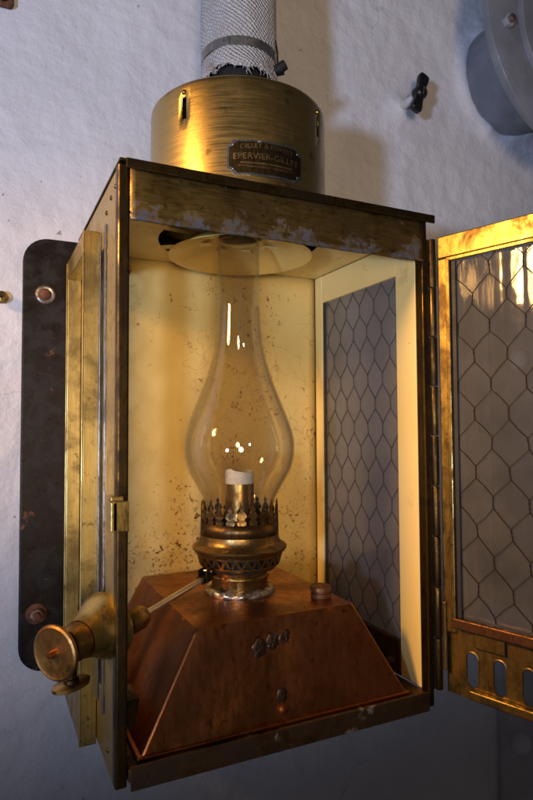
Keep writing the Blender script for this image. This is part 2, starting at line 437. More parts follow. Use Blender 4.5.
# right wall: cream framed window
wa, wb, wzt, wzb = .0382, .1878, .4202, .0453
RW = MB()
RW.box(.2935, .2985, .0075, wa, .0105, HC-.0005)
RW.box(.2935, .2985, wb, B-.0075, .0105, HC-.0005)
RW.box(.2937, .2983, wa+.0001, wb-.0001, wzt, HC-.0007)
rw = RW.build('window_frame', cream2, L, bevel=.0007)
MB().box(.2925, .2983, wa+.0001, wb-.0001, .0105, wzb).build('lower_rail', tray_m, L, bevel=.0007)
MB().box(.2955, .2990, .1812, wb+.0002, wzb, wzt).build('glazing_gasket', gasket, L)
pane = MB().box(.2960, .2975, wa-.003, wb+.003, wzb-.003, wzt+.003).build('window_pane', wire_glass, L)
def hexmesh(P, u0, u1, v0, v1, cw, rh, r, jit=.0015):
    """hexagonal netting in a rectangle: P(u, v) maps to space"""
    mb = MB(); seg = rh*.40
    nodes = {}
    def J(u, v):
        return P(u+jit*noise.noise(Vector((u*60, v*60, 1))), v+jit*noise.noise(Vector((u*60, v*60, 5))))
    def edge(a, b, tw=False):
        # clip to the rectangle
        (ua, va), (ub, vb) = a, b
        t0, t1 = 0, 1
        for p, q in ((-(ub-ua), ua-u0), (ub-ua, u1-ua), (-(vb-va), va-v0), (vb-va, v1-va)):
            if abs(p) < 1e-9:
                if q < 0: return
            else:
                t = q/p
                if p < 0: t0 = max(t0, t)
                else: t1 = min(t1, t)
        if t1-t0 < .05: return
        A = (ua+(ub-ua)*t0, va+(vb-va)*t0); Bq = (ua+(ub-ua)*t1, va+(vb-va)*t1)
        if tw:
            for sgn in (-1, 1):
                pts = [J(A[0]+(Bq[0]-A[0])*q+sgn*r*1.05*math.cos(q*9), A[1]+(Bq[1]-A[1])*q) for q in (0, .25, .5, .75, 1)]
                mb.tube(pts, r*.8, 4, False)
        else: mb.tube([J(*A), J((A[0]+Bq[0])/2, (A[1]+Bq[1])/2), J(*Bq)], r, 4, False)
    nr = int((v1-v0)/rh)+3; nc = int((u1-u0)/cw)+3
    for j in range(-1, nr):
        for i in range(-1, nc):
            u = u0+(i+(.5 if j % 2 else 0))*cw; v = v0+j*rh
            edge((u, v-seg/2), (u, v+seg/2), True)
            edge((u, v+seg/2), (u-cw/2, v+rh-seg/2)); edge((u, v+seg/2), (u+cw/2, v+rh-seg/2))
    return mb
clear_glass = glass('clear_wired_glass', (.94, .94, .93), .04, .08, (.4, .38, .36))
lpane = MB().box(*LPANE).build('window_pane', clear_glass, L)
hexmesh(lambda u, v: (.0028, u, v), lwa, lwb, lwb0, lwt, .033, .0275, .00045).build('wire_mesh', wire_m, lpane)
hexmesh(lambda u, v: (.2955, u, v), wa, wb, wzb, wzt, .0275, .0270, .00038).build('wire_mesh', wire_m2, pane)

# side cover on the left wall and lead seam
cov = MB().box(-.0138, -.0003, .0825, .0900, -.010, .4400).box(-.0138, -.0003, .1930, B-.003, -.010, .4400).box(-.0137, -.0004, .0901, .1929, .4200, .4399).box(-.0137, -.0004, .0901, .1929, -.0099, .0440)
cov = cov.build('side_cover', brass_side, L, bevel=.0007)
MB().box(-.0148, -.0139, .0815, .0850, -.0095, .4395).build('edge_strip', brass_side, cov, bevel=.0004)
MB().box(-.0150, -.0139, .195, .200, -.009, .438).build('edge_strip', brass_side, cov, bevel=.0004)
sv = MB().box(-.0016, -.0002, .0470, .0530, .03, .436).box(-.0012, -.0003, .0745, .0823, .03, .436).build('lead_seam', lead, L, bevel=.0004)
for z, y in ((.452, .03), (.446, .05), (.455, .012), (.01, .03)):
    MB().lathe([(.0, .0013), (.0012, .0012), (.0019, .0006), (.0021, 0)], (0, y, z), (-1, 0, 0), 12).build('rivet', brass_dark, L, smooth=60)
# latch keeper on the post
lt = MB().box(-.0052, .0068, -.0105, -.0042, .1865, .2095)
lt.box(-.0066, -.0014, -.0105, .006, .1870, .2090)
lt.box(-.0066, .0030, -.0100, .004, .2093, .2130)
lt.build('latch_keeper', brass, L, bevel=.0008)
# small bent retaining clip inside the lower left corner
c_ = MB()
c_.prism([(0, 0), (.016, .0), (.012, -.020), (.008, -.022), (.0085, -.006), (0, -.004)], (.0045, .012, .052), X1, Z1, Y1, .0012)
c_.prism([(0, 0), (.016, 0), (.016, .0012), (0, .0012)], (.0045, .012, .052), X1, Z1, Y1, .030)
c_.build('retaining_clip', brass_dark, L, bevel=.0003)

# chimney drum
DR, Z0, ZT = .090, H+.0033, .581
nseg = 112; rings = [Z0, .478, .49, .505, .520, .535, .5465, .567, .5765, .5795, ZT]
rads = [DR]*8+[DR, DR-.0003, DR-.0016]
dm = MB(); vs_ = []; fs_ = []
slot_cols = [round((a)/360*nseg) for a in (213, 304, 34, 124)]
for z, r in zip(rings, rads):
    for k in range(nseg):
        t = 2*math.pi*k/nseg; rr = r+.0004*noise.noise(Vector((math.cos(t)*2, math.sin(t)*2, z*12)))
        vs_.append((AX+rr*math.cos(t), AY+rr*math.sin(t), z))
for j in range(len(rings)-1):
    for k in range(nseg):
        if rings[j] == .5465 and k in slot_cols: continue
        fs_.append((j*nseg+k, j*nseg+(k+1) % nseg, (j+1)*nseg+(k+1) % nseg, (j+1)*nseg+k))
dm.add(vs_, fs_)
drum = dm.build('chimney_drum', brass_drum, L, smooth=50, solid=.0016)
MB().lathe([(DR-.002, .578), (.045, .580), (.036, .580)], (AX, AY, 0), n=64).build('drum_lid', brass_dark, L, smooth=40)
MB().lathe([(.080, HC+.0035), (.080, .577)], (AX, AY, 0), n=48).build('inner_liner', black, L, smooth=60)
for k in slot_cols:
    t = 2*math.pi*(k+.5)/nseg; d = Vector((math.cos(t), math.sin(t), 0))
    MB().lathe([(0, .0022), (.0012, .0020), (.0022, .0012), (.0026, 0), (.0026, -.001)], Vector((AX, AY, .5715))+d*DR, d, 14).build('slot_rivet', burner_m, drum, smooth=60)
# nameplate bent round the drum
def bend(a0, r):
    def f(u, z): t = a0+u/DR; return (AX+r*math.cos(t), AY+r*math.sin(t), z)
    return f
pa, pw, pz0, pz1 = R(264), .0365, .4885, .5205
np_ = MB(); prof = []
def plate_poly(w, h, c):   # concave notched corners
    P = []
    for sx, sy in ((1, 1), (-1, 1), (-1, -1), (1, -1)):
        q = [(w-c*math.sin(R(b)), h-c*math.cos(R(b))) for b in range(0, 91, 15)]   # from (w, h-c) to (w-c, h)
        q = [(sx*a, sy*b) for a, b in q]
        if sx*sy < 0: q = q[::-1]
        P += q
    return P
zc_ = (pz0+pz1)/2
def strip_plate(name, w, h, c, r0, r1, mat, parent):
    mb = MB(); N_ = 40
    def hh(u):
        q = abs(u)-(w-c)
        return h if q <= 0 else h-math.sqrt(max(c*c-(c-q)**2, 0)) if q < c else h-c
    vs, fs = [], []
    for i in range(N_+1):
        u = -w+2*w*i/N_
        for r in (r0, r1):
            f = bend(pa, r)
            vs += [f(u, zc_-hh(u)), f(u, zc_+hh(u))]
    for i in range(N_):
        a, b = i*4, (i+1)*4
        fs += [(a, b, b+1, a+1), (a+2, a+3, b+3, b+2), (a, a+2, b+2, b), (a+1, b+1, b+3, a+3)]
    fs += [(0, 1, 3, 2), (N_*4, N_*4+2, N_*4+3, N_*4+1)]
    return mb.add(vs, fs).build(name, mat, parent, smooth=40)
plate = strip_plate('nameplate', pw, .0160, .0055, DR+.0002, DR+.0012, lead, drum)
plate_field = strip_plate('plate_field', pw-.0017, .0143, .0056, DR+.0011, DR+.0016, brass_dark, drum)
txt_mat = metal('plate_lettering', (.50, .37, .17), (.22, .14, .05), amt=.4, rough=(.3, .5), scale=60)
def bent_text(body, size, zb, arch=0, wfit=None):
    cu = bpy.data.curves.new('t', 'FONT'); cu.body = body; cu.size = size; cu.align_x = 'CENTER'; cu.resolution_u = 3
    ob = bpy.data.objects.new('t', cu); COL.objects.link(ob)
    dg = bpy.context.evaluated_depsgraph_get(); me = ob.evaluated_get(dg).to_mesh()
    vs = [v.co.copy() for v in me.vertices]; fs = [tuple(p.vertices) for p in me.polygons]
    ob.evaluated_get(dg).to_mesh_clear(); bpy.data.objects.remove(ob); bpy.data.curves.remove(cu)
    wd = max(v.x for v in vs)-min(v.x for v in vs); s = (wfit/wd) if wfit else 1
    f = bend(pa, DR+.0019)
    return [f(v.x*s, zb+v.y+arch*(1-(v.x*s/.03)**2)) for v in vs], fs
lt_ = MB()
for a in (('GILLET & FOREST', .0060, .5110, .0026, .050), ('EPERVIER-GILLET', .0078, .5023, .0012, .062)):
    lt_.add(*bent_text(*a))
for i in range(34):      # row of lettering too small to read: raised dashes
    u = -.024+.048*i/33; f = bend(pa, DR+.0019)
    lt_.add([f(u-.0005, .4985), f(u+.0005, .4985), f(u+.0005, .5002), f(u-.0005, .5002)], [(0, 1, 2, 3)])
f = bend(pa, DR+.0019)
for zz, hw in ((.4966, .027), (.4955, .020)):
    for i in range(12):
        ua, ub = -hw+2*hw*i/12, -hw+2*hw*(i+1)/12
        lt_.add([f(ua, zz), f(ub, zz), f(ub, zz+.0004), f(ua, zz+.0004)], [(0, 1, 2, 3)])
lt_.build('lettering', txt_mat, plate)
for u in (-.031, .031):
    for z in (.4935, .5155):
        f = bend(pa, DR+.0013); q = Vector(f(u, z)); d = (q-Vector((AX, AY, z))).normalized()
        MB().lathe([(0, .0011), (.0009, .0009), (.0014, 0)], q, d, 10).build('plate_pin', lead, plate, smooth=60)

# reflector dish under the ceiling
rp = []
for i in range(15):
    q = i/14; rp.append((.0235+(.0737-.0235)*q, .4600-.0195*(q**1.7)))
rp += [(.0745, .4402), (.0745, .4412), (.0732, .4416)]
rp += [(.0225+(.0730-.0225)*(1-i/10), .4612-.0195*((1-i/10)**1.7)) for i in range(11)]
MB().lathe(rp, (AX+.0020, AY, 0), n=72).build('reflector_dish', enamel, L, smooth=60)

# wick adjuster that passes through the left wall
adj_o = Vector((0, .0285, .1085)); ad = Vector((-.0490, -.0400, -.0035)).normalized()
AD = MB().lathe([(.0, .003), (.0262, .003), (.0258, .006), (.0225, .0130), (.0182, .0200), (.0156, .0270), (.0142, .0325)], adj_o, ad, 48)
adj = AD.build('adjuster_cone', brass, L, smooth=35)
MB().lathe([(.0136, .0320), (.0134, .0455), (.0126, .0470)], adj_o, ad, 48).build('adjuster_barrel', burner_m, adj, smooth=40)
MB().lathe([(0, .0585), (.0030, .0587), (.0165, .0580), (.0182, .0587), (.0197, .0579), (.0200, .0563), (.0192, .0547), (.0155, .0540), (.0116, .0525), (.0108, .0469)], adj_o, ad, 56).build('adjuster_disc', metal('disc_brass', (.40, .23, .075), (.15, .075, .025), amt=.5, rough=(.34, .55), scale=40, brush=(1, 1, 1), brush_amt=.1), adj, smooth=40)
MB().lathe([(0, .0630), (.0022, .0627), (.0028, .0615), (.0029, .0585)], adj_o, ad, 16).build('spindle_end', copper, adj, smooth=40)
bc = adj_o+ad*.0410
MB().lathe([(.0042, -.012), (.0040, -.024), (.0055, -.0245), (.0055, -.027)], bc, Z1, 20).build('screw_stem', brass_dark, adj, smooth=40)
tw = MB(); n = 28
for zz, sc in ((-.0268, .90), (-.0275, 1.0), (-.0297, 1.0), (-.0304, .9)):
    tw.add([], [])
vs, fs = [], []
tdir = Vector((.93, .30, .10)).normalized(); tnn = Vector((-.30, .93, .0)).normalized()
prf = [(-.0266, .0), (-.0268, .90), (-.0276, 1.0), (-.0300, 1.0), (-.0308, .9), (-.0309, 0)]
for zz, sc in prf:
    for k in range(n):
        t = 2*math.pi*k/n; vs.append(bc+tdir*(.0142*sc*math.cos(t))+tnn*(.0098*sc*math.sin(t))+Z1*zz)
for i in range(len(prf)-1):
    for k in range(n): fs.append((i*n+k, i*n+(k+1) % n, (i+1)*n+(k+1) % n, (i+1)*n+k))
MB().add(vs, fs).build('thumb_screw', burner_m, adj, smooth=40)
# inner collar
Jp = Vector((.1002, .085, .1200)); rd = Vector((-.80222586, -.58716531, -.10803041))
MB().lathe([(.0050, .089), (.0082, .0905), (.0096, .095), (.0094, .105), (.0080, .1085), (.0056, .109), (.0056, .116)], Jp, rd, 28).build('adjuster_collar', burner_m, adj, smooth=40)

# hinge and door
ha = R(18); HG = Vector((.312, -.006, 0)); DD = Vector((math.sin(ha), -math.cos(ha), 0)); DN = Vector((-math.cos(ha), -math.sin(ha), 0))
def dbox(mb, s0, s1, n0, n1, z0, z1): return mb.obox(HG, DD, DN, Z1, (s0, s1, n0, n1, z0, z1))
DW, DZ0, DZ1 = .298, .0086, .4500
door = dbox(MB(), .0000, .0118, -.005, .0018, DZ0+.058, DZ1-.0222)
door.obox(HG, DD, DN, Z1, (0, DW, -.005, .0018, DZ1-.0220, DZ1))
door.obox(HG, DD, DN, Z1, (DW-.016, DW, -.005, .0018, DZ0+.058, DZ1-.0222))
dr = door.build('door', brass_door, L, bevel=.0012)
ib = MB()
dbox(ib, .0100, .0140, .0020, .0048, DZ0+.070, DZ1-.0245)
dbox(ib, .0100, DW-.015, .0021, .0040, DZ1-.0262, DZ1-.0225)
ib.build('glazing_bead', brass_door, dr, bevel=.0006)
dbox(MB(), .0141, .0184, -.003, .0012, DZ0+.072, DZ1-.0264).build('glazing_gasket', gasket, dr)
dp = dbox(MB(), .0120, DW-.016, -.0030, -.0012, DZ0+.068, DZ1-.0224).build('door_pane', door_glass, dr)
hexmesh(lambda u, v: HG+DD*u+DN*(-.0008)+Z1*v, .0185, DW-.017, DZ0+.076, DZ1-.0265, .0325, .0272, .00052).build('wire_mesh', wire_m, dr)
dbox(MB(), .0118, DW-.004, .0019, .0075, .0735, .0830).build('glazing_channel', channel, dr, bevel=.0010)
# vent panel with arched slots: pieces between slots, joined as one perforated sheet
def arch_sheet(s0, s1, z0, z1, slots, wd, za, zb):
    mb = MB(); tN = (-.0045, -.0030)
    def poly(p): mb.prism([(a, b) for a, b in p], HG+DN*tN[0], DD, Z1, DN, tN[1]-tN[0])
    r = wd/2
    poly([(s0, z0), (s1, z0), (s1, za-r), (s0, za-r)]); poly([(s0, zb+r), (s1, zb+r), (s1, z1), (s0, z1)])
    edges = [s0]
    for c in slots: edges += [c-r, c+r]
    edges.append(s1)
    for i in range(0, len(edges), 2): poly([(edges[i], za), (edges[i+1], za), (edges[i+1], zb), (edges[i], zb)])
    # arcs: fill the corners above and below each slot
    cells = [s0]+[(slots[i]+slots[i+1])/2 for i in range(len(slots)-1)]+[s1]
    for i, c in enumerate(slots):
        l, rr = cells[i], cells[i+1]
        for sg, zz in ((1, zb), (-1, za)):
            for k in range(8):
                a0, a1 = math.pi*k/8, math.pi*(k+1)/8
                x0, x1 = c+r*math.cos(a0), c+r*math.cos(a1)
                h0, h1 = r*math.sin(a0), r*math.sin(a1)
                q = [(x0, zz+sg*h0), (x1, zz+sg*h1), (x1, zz+sg*r), (x0, zz+sg*r)]
                if k in (0, 7):
                    ex = rr if k == 0 else l
                    q2 = [(c+r if k == 0 else c-r, zz), (ex, zz), (ex, zz+sg*r), (c+r if k == 0 else c-r, zz+sg*r)]
                    poly(q2)
                poly(q)
    return mb
slots = [.0262+.0263*i for i in range(10)]
arch_sheet(.0005, DW-.002, DZ0, .0730, slots, .0112, .0250, .0462).build('vent_panel', brass_door, dr)
for c in slots:
    m = MB(); r = .0056; pts = []
    for k in range(9): t = math.pi*k/8; pts.append(HG+DD*(c+r*1.08*math.cos(t))+DN*(-.0030)+Z1*(.0462+r*1.08*math.sin(t)))
    for k in range(9): t = math.pi*(1+k/8); pts.append(HG+DD*(c+r*1.08*math.cos(t))+DN*(-.0030)+Z1*(.0250+r*1.08*math.sin(t)))
    m.tube(pts+[pts[0]], .0007, 5, False).build('slot_rim', brass_door, dr, smooth=60)
for s in (.0300, .1500, .2400): dbox(MB(), s, s+.0292, -.0028, .0012, .0580, .0732).build('clip_tab', brass_door, dr, bevel=.0008)
dbox(MB(), .0245, DW-.02, -.0028, .0022, DZ0+.0010, .0185).build('bottom_bar', brass_door, dr, bevel=.0014)
MB().obox(HG, DD, DN, Z1, (-.0004, .0035, .0019, .0040, .03, .095)).build('patch_plate', brass_door, dr, bevel=.0008)
hv_ = MB()
for i in range(9):
    z0 = .012+i*.0485
    hv_.lathe([(.0, z0), (.0034, z0), (.0037, z0+.001), (.0037, z0+.0465), (.0034, z0+.0475), (.0, z0+.0475)], (.3055, -.0042, 0), n=20)
hv_.build('hinge_barrel', brass_dark, L, smooth=40)
MB().box(.2997, .3018, -.003, .010, .012, .448).build('hinge_leaf', brass_dark, L, bevel=.0005)

# ------------------------------------------------------------------ oil lamp inside
O = thing('oil_lamp', (AX, AY, .0105), 'oil lamp with clear glass chimney and copper tank standing inside the lantern', 'oil lamp')
zt = .098
b4 = [(.0195, .0040), (.2725, .0040), (.2725, .2035), (.0195, .2035)]
t4 = [(.0680, .0170), (.2225, .0170), (.2225, .2020), (.0680, .2020)]
tk = MB(); z0 = .0125
N_ = 14
def quadgrid(mb, a, b, c, d, n, m, amp):
    a, b, c, d = map(Vector, (a, b, c, d)); vs, fs = [], []
    nn = (b-a).cross(d-a).normalized()
    for j in range(m+1):
        for i in range(n+1):
            u, v = i/n, j/m; p = (a*(1-u)+b*u)*(1-v)+(d*(1-u)+c*u)*v
            e = min(u, 1-u, v, 1-v); p = p+nn*amp*min(1, e*5)*noise.noise(p*19)
            vs.append(p)
    for j in range(m):
        for i in range(n): q = j*(n+1)+i; fs.append((q, q+1, q+n+2, q+n+1))
    mb.add(vs, fs)
bb = [(x, y, z0) for x, y in b4]; tt = [(x, y, zt) for x, y in t4]
for i in range(4): j = (i+1) % 4; quadgrid(tk, bb[i], bb[j], tt[j], tt[i], 30, 18, .0042)
quadgrid(tk, tt[0], tt[1], tt[2], tt[3], 24, 24, .0018)
tank = tk.build('fuel_tank', copper, O, smooth=30)
bm = bmesh.new(); bm.from_mesh(tank.data); bmesh.ops.remove_doubles(bm, verts=bm.verts, dist=.0002)
bmesh.ops.recalc_face_normals(bm, faces=bm.faces)
for e in bm.edges: e.smooth = not (len(e.link_faces) == 2 and e.calc_face_angle(0) > R(30))
bm.to_mesh(tank.data); bm.free()
bv = tank.modifiers.new('bevel', 'BEVEL'); bv.width = .0022; bv.segments = 3; bv.limit_method = 'ANGLE'; bv.angle_limit = R(28)
MB().box(.0165, .2755, .0015, .2040, .0102, .0132).build('tank_foot', copper, O, bevel=.0008)
# filler cap
MB().lathe([(.0098, 0), (.0098, .005), (.0088, .0056), (.0088, .0066), (.0104, .0070), (.0107, .0105), (.0100, .0118), (.0040, .0124), (0, .0124)], (.2070, .0500, zt-.001), n=36).build('filler_cap', copper_dull, O, smooth=35)
# old solder lumps on the front, and drain plug
def lump(x, z, r, nm, mat):
    y = .004+(z-z0)/(zt-z0)*.013
    m = MB(); vs, fs = [], []; nn_ = 20
    for i in range(7):
        ph = math.pi/2*i/6
        for k in range(nn_):
            t = 2*math.pi*k/nn_; q = r*(1+.35*noise.noise(Vector((math.cos(t)*1.5+x*90, math.sin(t)*1.5, z*50))))
            vs.append((x+q*math.cos(ph)*math.cos(t)*.8, y+.0012-q*.16*math.sin(ph)-.0008*noise.noise(Vector((t*2, ph*3, x*80))), z+q*math.cos(ph)*math.sin(t)*1.1))
    for i in range(6):
        for k in range(nn_): fs.append((i*nn_+k, i*nn_+(k+1) % nn_, (i+1)*nn_+(k+1) % nn_, (i+1)*nn_+k))
    m.add(vs, fs).build(nm, mat, O, smooth=180)
solder = metal('grey_solder', (.14, .09, .07), (.07, .035, .024), amt=.5, rough=(.35, .55), scale=90, spots=(.28, .26, .25), spot_amt=.6)
for x, z in ((.1245, .0735), (.1375, .0765), (.1500, .0765)): lump(x, z, .0080, 'solder_lump', solder)
lump(.1425, .030, .0075, 'solder_lump', solder)
MB().lathe([(.0042, -.001), (.0042, .0035), (.0030, .0045), (0, .0047)], (.1425, .0070, .0225), (0, -1, .12), 16).build('drain_plug', copper, O, smooth=40)
# corroded solder ring under the burner
rr_ = MB(); vs, fs = [], []; n = 72; m_ = 12
for k in range(n):
    t = 2*math.pi*k/n
    for i in range(m_):
        p = 2*math.pi*i/m_
        q = .0052*(1+.6*noise.noise(Vector((math.cos(t)*5, math.sin(t)*5, p*.8))))
        r = .0300+q*math.cos(p); vs.append((AX+r*math.cos(t), AY+r*math.sin(t), zt+.0010+q*math.sin(p)))
for k in range(n):
    for i in range(m_): fs.append((k*m_+i, k*m_+(i+1) % m_, ((k+1) % n)*m_+(i+1) % m_, ((k+1) % n)*m_+i))
rr_.add(vs, fs).build('solder_ring', putty, O, smooth=180)
# burner body
C0 = (AX, AY, 0)
bn = MB().lathe([(.0270, .098), (.0285, .1045), (.0285, .112), (.0300, .1135), (.0300, .1155), (.0285, .117), (.0290, .1195), (.0335, .1215), (.0385, .1245), (.0405, .1265)], C0, n=64).build('burner_base', burner_m, O, smooth=45)
# pierced triangle band
pb = MB(); NT_ = 26; ra, rb, za, zb = .0408, .0438, .1268, .1372
def cyl(t, q):
    r = ra+(rb-ra)*q; return (AX+r*math.cos(t), AY+r*math.sin(t), za+(zb-za)*q)
def strut(t0, q0, t1, q1, w_):
    pb.add([cyl(t0-w_, q0), cyl(t0+w_, q0), cyl(t1+w_, q1), cyl(t1-w_, q1)], [(0, 1, 2, 3)])
for i in range(NT_):
    t0 = 2*math.pi*i/NT_; dt = 2*math.pi/NT_
    strut(t0, 0, t0+dt/2, 1, .035); strut(t0+dt, 0, t0+dt/2, 1, .035)
pb.lathe([(ra-.0003, za-.0006), (ra, za+.0010)], C0, n=64); pb.lathe([(rb-.0002, zb-.0014), (rb+.0003, zb+.0006)], C0, n=64)
pb.build('pierced_band', burner_m, bn, solid=.0008)
MB().lathe([(.036, .122), (.0385, .131), (.038, .140)], C0, n=48).build('inner_shell', black, bn, smooth=60)
MB().lathe([(.0436, .1376), (.0462, .1398), (.0478, .1420), (.0480, .1437), (.0465, .1452), (.0430, .1468), (.0412, .1490), (.0402, .1520), (.0398, .1560)], C0, n=72).build('gallery_collar', burner_m, O, smooth=40)
# crown of leaf-shaped prongs
cr = MB().lathe([(.0398, .1555), (.0396, .1690)], C0, n=72)
NP = 22
leaf = [(-.30, 0), (-.42, .16), (-.20, .30), (-.46, .44), (-.30, .62), (-.10, .72), (-.20, .82), (0, 1.0), (.20, .82), (.10, .72), (.30, .62), (.46, .44), (.20, .30), (.42, .16), (.30, 0)]
crown = cr.build('gallery_crown', crown_m, O, smooth=40, solid=.0007)
for i in range(NP):
    t0 = 2*math.pi*(i+.3)/NP; dt = 2*math.pi/NP; hgt = .0200+.0025*random.uniform(-1, 1); lean = random.uniform(-.0015, .001)
    m = MB()
    P = []
    for u, v in leaf:
        r = .0396+lean*v*v; t = t0+u*dt*.98; P.append((AX+r*math.cos(t), AY+r*math.sin(t), .1685+hgt*v))
    n_ = len(P); half = n_//2
    fs = [(k, k+1, n_-2-k, n_-1-k) for k in range(half-1)]+[(half-1, half, half+1)]
    
    m.add(P, fs).build('prong', crown_m, crown, solid=.0006)
# wick tube and wick
MB().lathe([(.0165, .118), (.0160, .150), (.0150, .165), (.0147, .2060), (.0139, .2064), (.0139, .160)], C0, n=40).build('wick_tube', burner_m, O, smooth=40)
wk = MB(); vs, fs = [], []; n = 48
for (r, h) in ((.0144, .2045), (.0146, .2150), (.0143, 0), (.0120, 0), (.0118, .2080)):
    for k in range(n):
        t = 2*math.pi*k/n
        top = .2190+.0007*noise.noise(Vector((math.cos(t)*3, math.sin(t)*3, 2)))+.0022*math.exp(-((t-3.5)/.45)**2)-.0014*math.exp(-((t-4.8)/.35)**2)
        rr = r*(1+.02*noise.noise(Vector((math.cos(t)*4, math.sin(t)*4, h*100))))
        vs.append((AX+rr*math.cos(t), AY+rr*math.sin(t), h if h else top))
for i in range(4):
    for k in range(n): fs.append((i*n+k, i*n+(k+1) % n, (i+1)*n+(k+1) % n, (i+1)*n+k))
wk.add(vs, fs).build('wick', white_wick, O, smooth=50)
# glass chimney
gp = [(.165, .0330), (.180, .0338), (.190, .0362), (.200, .0412), (.210, .0468), (.221, .0525), (.232, .0556), (.243, .0566), (.254, .0556), (.266, .0522), (.281, .0466), (.296, .0405), (.311, .0347), (.327, .0297), (.343, .0259), (.360, .0234), (.380, .0220), (.410, .0215), (.4560, .0215)]
sp = []
for i in range(len(gp)-1):
    for q in range(4):
        p0 = gp[max(i-1, 0)]; p1 = gp[i]; p2 = gp[i+1]; p3 = gp[min(i+2, len(gp)-1)]; t = q/4
        def cr_(a, b, c, d): return .5*(2*b+(c-a)*t+(2*a-5*b+4*c-d)*t*t+(3*b-a-3*c+d)*t**3)
        sp.append((cr_(p0[1], p1[1], p2[1], p3[1]), cr_(p0[0], p1[0], p2[0], p3[0])))
sp.append((gp[-1][1], gp[-1][0]))
th = .0016
full = sp+[(r-th, z) for r, z in reversed(sp)]
MB().lathe(full, C0, n=96, closed=True).build('glass_chimney', chimney_glass, O, smooth=60)
# control rod with forked joint
rod = MB().tube([Jp+rd*.006, Jp+rd*.094], .0027, 12).build('control_rod', steel, O, smooth=40)
fk = MB(); s1 = rd.cross(Z1).normalized(); s2 = s1.cross(rd).normalized()
fk.obox(Jp, rd, s1, s2, (.000, .008, -.0040, .0040, -.0034, .0030))
for sg in (-1, 1): fk.obox(Jp, rd, s1, s2, (-.007, .004, sg*.0042-.0010, sg*.0042+.0010, -.003, .0085))
fk.obox(Jp, rd, s1, s2, (-.018, -.003, -.0022, .0022, -.0024, .0016))
fk.build('fork_joint', brass_dark, rod, bevel=.0005)
MB().tube([Jp+s1*.0062+s2*.006-rd*.003, Jp-s1*.0062+s2*.006-rd*.003], .0012, 8).build('joint_pin', steel, rod)

# ------------------------------------------------------------------ mounting plate on the wall
P = thing('mounting_plate', (0, .215, .2), 'long black iron mounting plate with rounded corners on the wall left of the lantern', 'bracket')
def rrect(x0, x1, z0, z1, r, n=8):
    pts = []
    for cx_, cz_, a in ((x1-r, z1-r, 0), (x0+r, z1-r, 90), (x0+r, z0+r, 180), (x1-r, z0+r, 270)):
        for k in range(n+1): t = R(a+90*k/n); pts.append((cx_+r*math.cos(t), cz_+r*math.sin(t)))
    return pts
MB().prism(rrect(-.0570, .120, .0095, .4675, .026), (0, .2135, 0), X1, Z1, Y1, .0085).build('plate', iron, P, bevel=.0014, seg=3)
def bolt(x, z, hexh, rot, washer_mat):
    b = MB().lathe([(.0046, -.004), (.0105, -.0005), (.0108, .0003), (.0100, .0016), (.0040, .0020)], (x, .2132, z), (0, -1, 0), 28).build('washer', washer_mat, P, smooth=40)
    m = MB(); r = .0066
    poly = [(r*math.cos(R(60*k+rot)), r*math.sin(R(60*k+rot))) for k in range(6)]
    m.prism(poly, (x, .2114, z), X1, Z1, -Y1, .0052).build('nut', zinc, b, bevel=.0008)
    MB().lathe([(.0038, 0), (.0038, .0075), (.0030, .0085), (0, .0087)], (x, .2066, z), (0, -1, 0), 16).build('bolt_end', rust, b, smooth=40)
def cap_bolt(x, z):
    b = MB().lathe([(.0100, -.003), (.0104, .0004), (.0098, .0024), (.0080, .0034), (.0062, .0030), (.0058, .0010)], (x, .2132, z), (0, -1, 0), 30).build('washer', zinc, P, smooth=40)
    MB().lathe([(.0064, -.001), (.0062, .0024), (.0045, .0046), (.0020, .0056), (0, .0057)], (x, .2132, z), (0, -1, 0), 20).build('bolt_head', rust, b, smooth=50)
cap_bolt(-.0345, .4060)
bolt(-.0400, .0700, 1, 12, rust)

# ------------------------------------------------------------------ flue pipe above
F = thing('flue_pipe', (AX, AY, .5805), 'black flue pipe in grey woven glass cloth sleeve rising from the lantern top', 'pipe')
FX = AX+.0010
MB().lathe([(.0335, .578), (.0335, .70)], (FX, AY, 0), n=40).build('inner_pipe', black, F, smooth=60)
vs, fs = [], []; n = 120
zl = [None, .6265, .632, .638, .6425, .6515, .656]+[.656+.02*i for i in range(1, 28)]
for z in zl:
    for k in range(n):
        t = 2*math.pi*k/n; c3 = Vector((math.cos(t)*2.2, math.sin(t)*2.2, 3))
        zb_ = .6215+.0065*noise.noise(c3)+.0022*noise.noise(c3*4)+.0012*random.uniform(-1, 1) if z is None else z
        r = .0392+.0024*noise.noise(Vector((math.cos(t)*2, math.sin(t)*2, zb_*14)))+(.0016 if z is None or z < .630 else 0)-(.0012 if z in (.6425, .6515) else 0)
        vs.append((FX+r*math.cos(t), AY+r*math.sin(t), zb_))
for i in range(len(zl)-1):
    for k in range(n): fs.append((i*n+k, i*n+(k+1) % n, (i+1)*n+(k+1) % n, (i+1)*n+k))
MB().add(vs, fs).build('cloth_sleeve', cloth_m, F, smooth=180, solid=.0022)
MB().lathe([(.0390, .6422), (.0399, .6428), (.0399, .6512), (.0390, .6518)], (FX, AY, 0), n=64).build('band_clamp', metal('clamp_metal', (.46, .44, .41), (.30, .27, .24), amt=.5, rough=(.38, .6), scale=50), F, smooth=30)
ta = R(318); d = Vector((math.cos(ta), math.sin(ta), 0)); sd = Vector((-d.y, d.x, 0)); q = Vector((FX, AY, .6345))+d*.0455
cs = MB().lathe([(0, -.006), (.0052, -.0055), (.0055, -.001), (.0050, .006), (.0030, .0065), (.0028, .004)], q, (d+Z1*.5), 16)
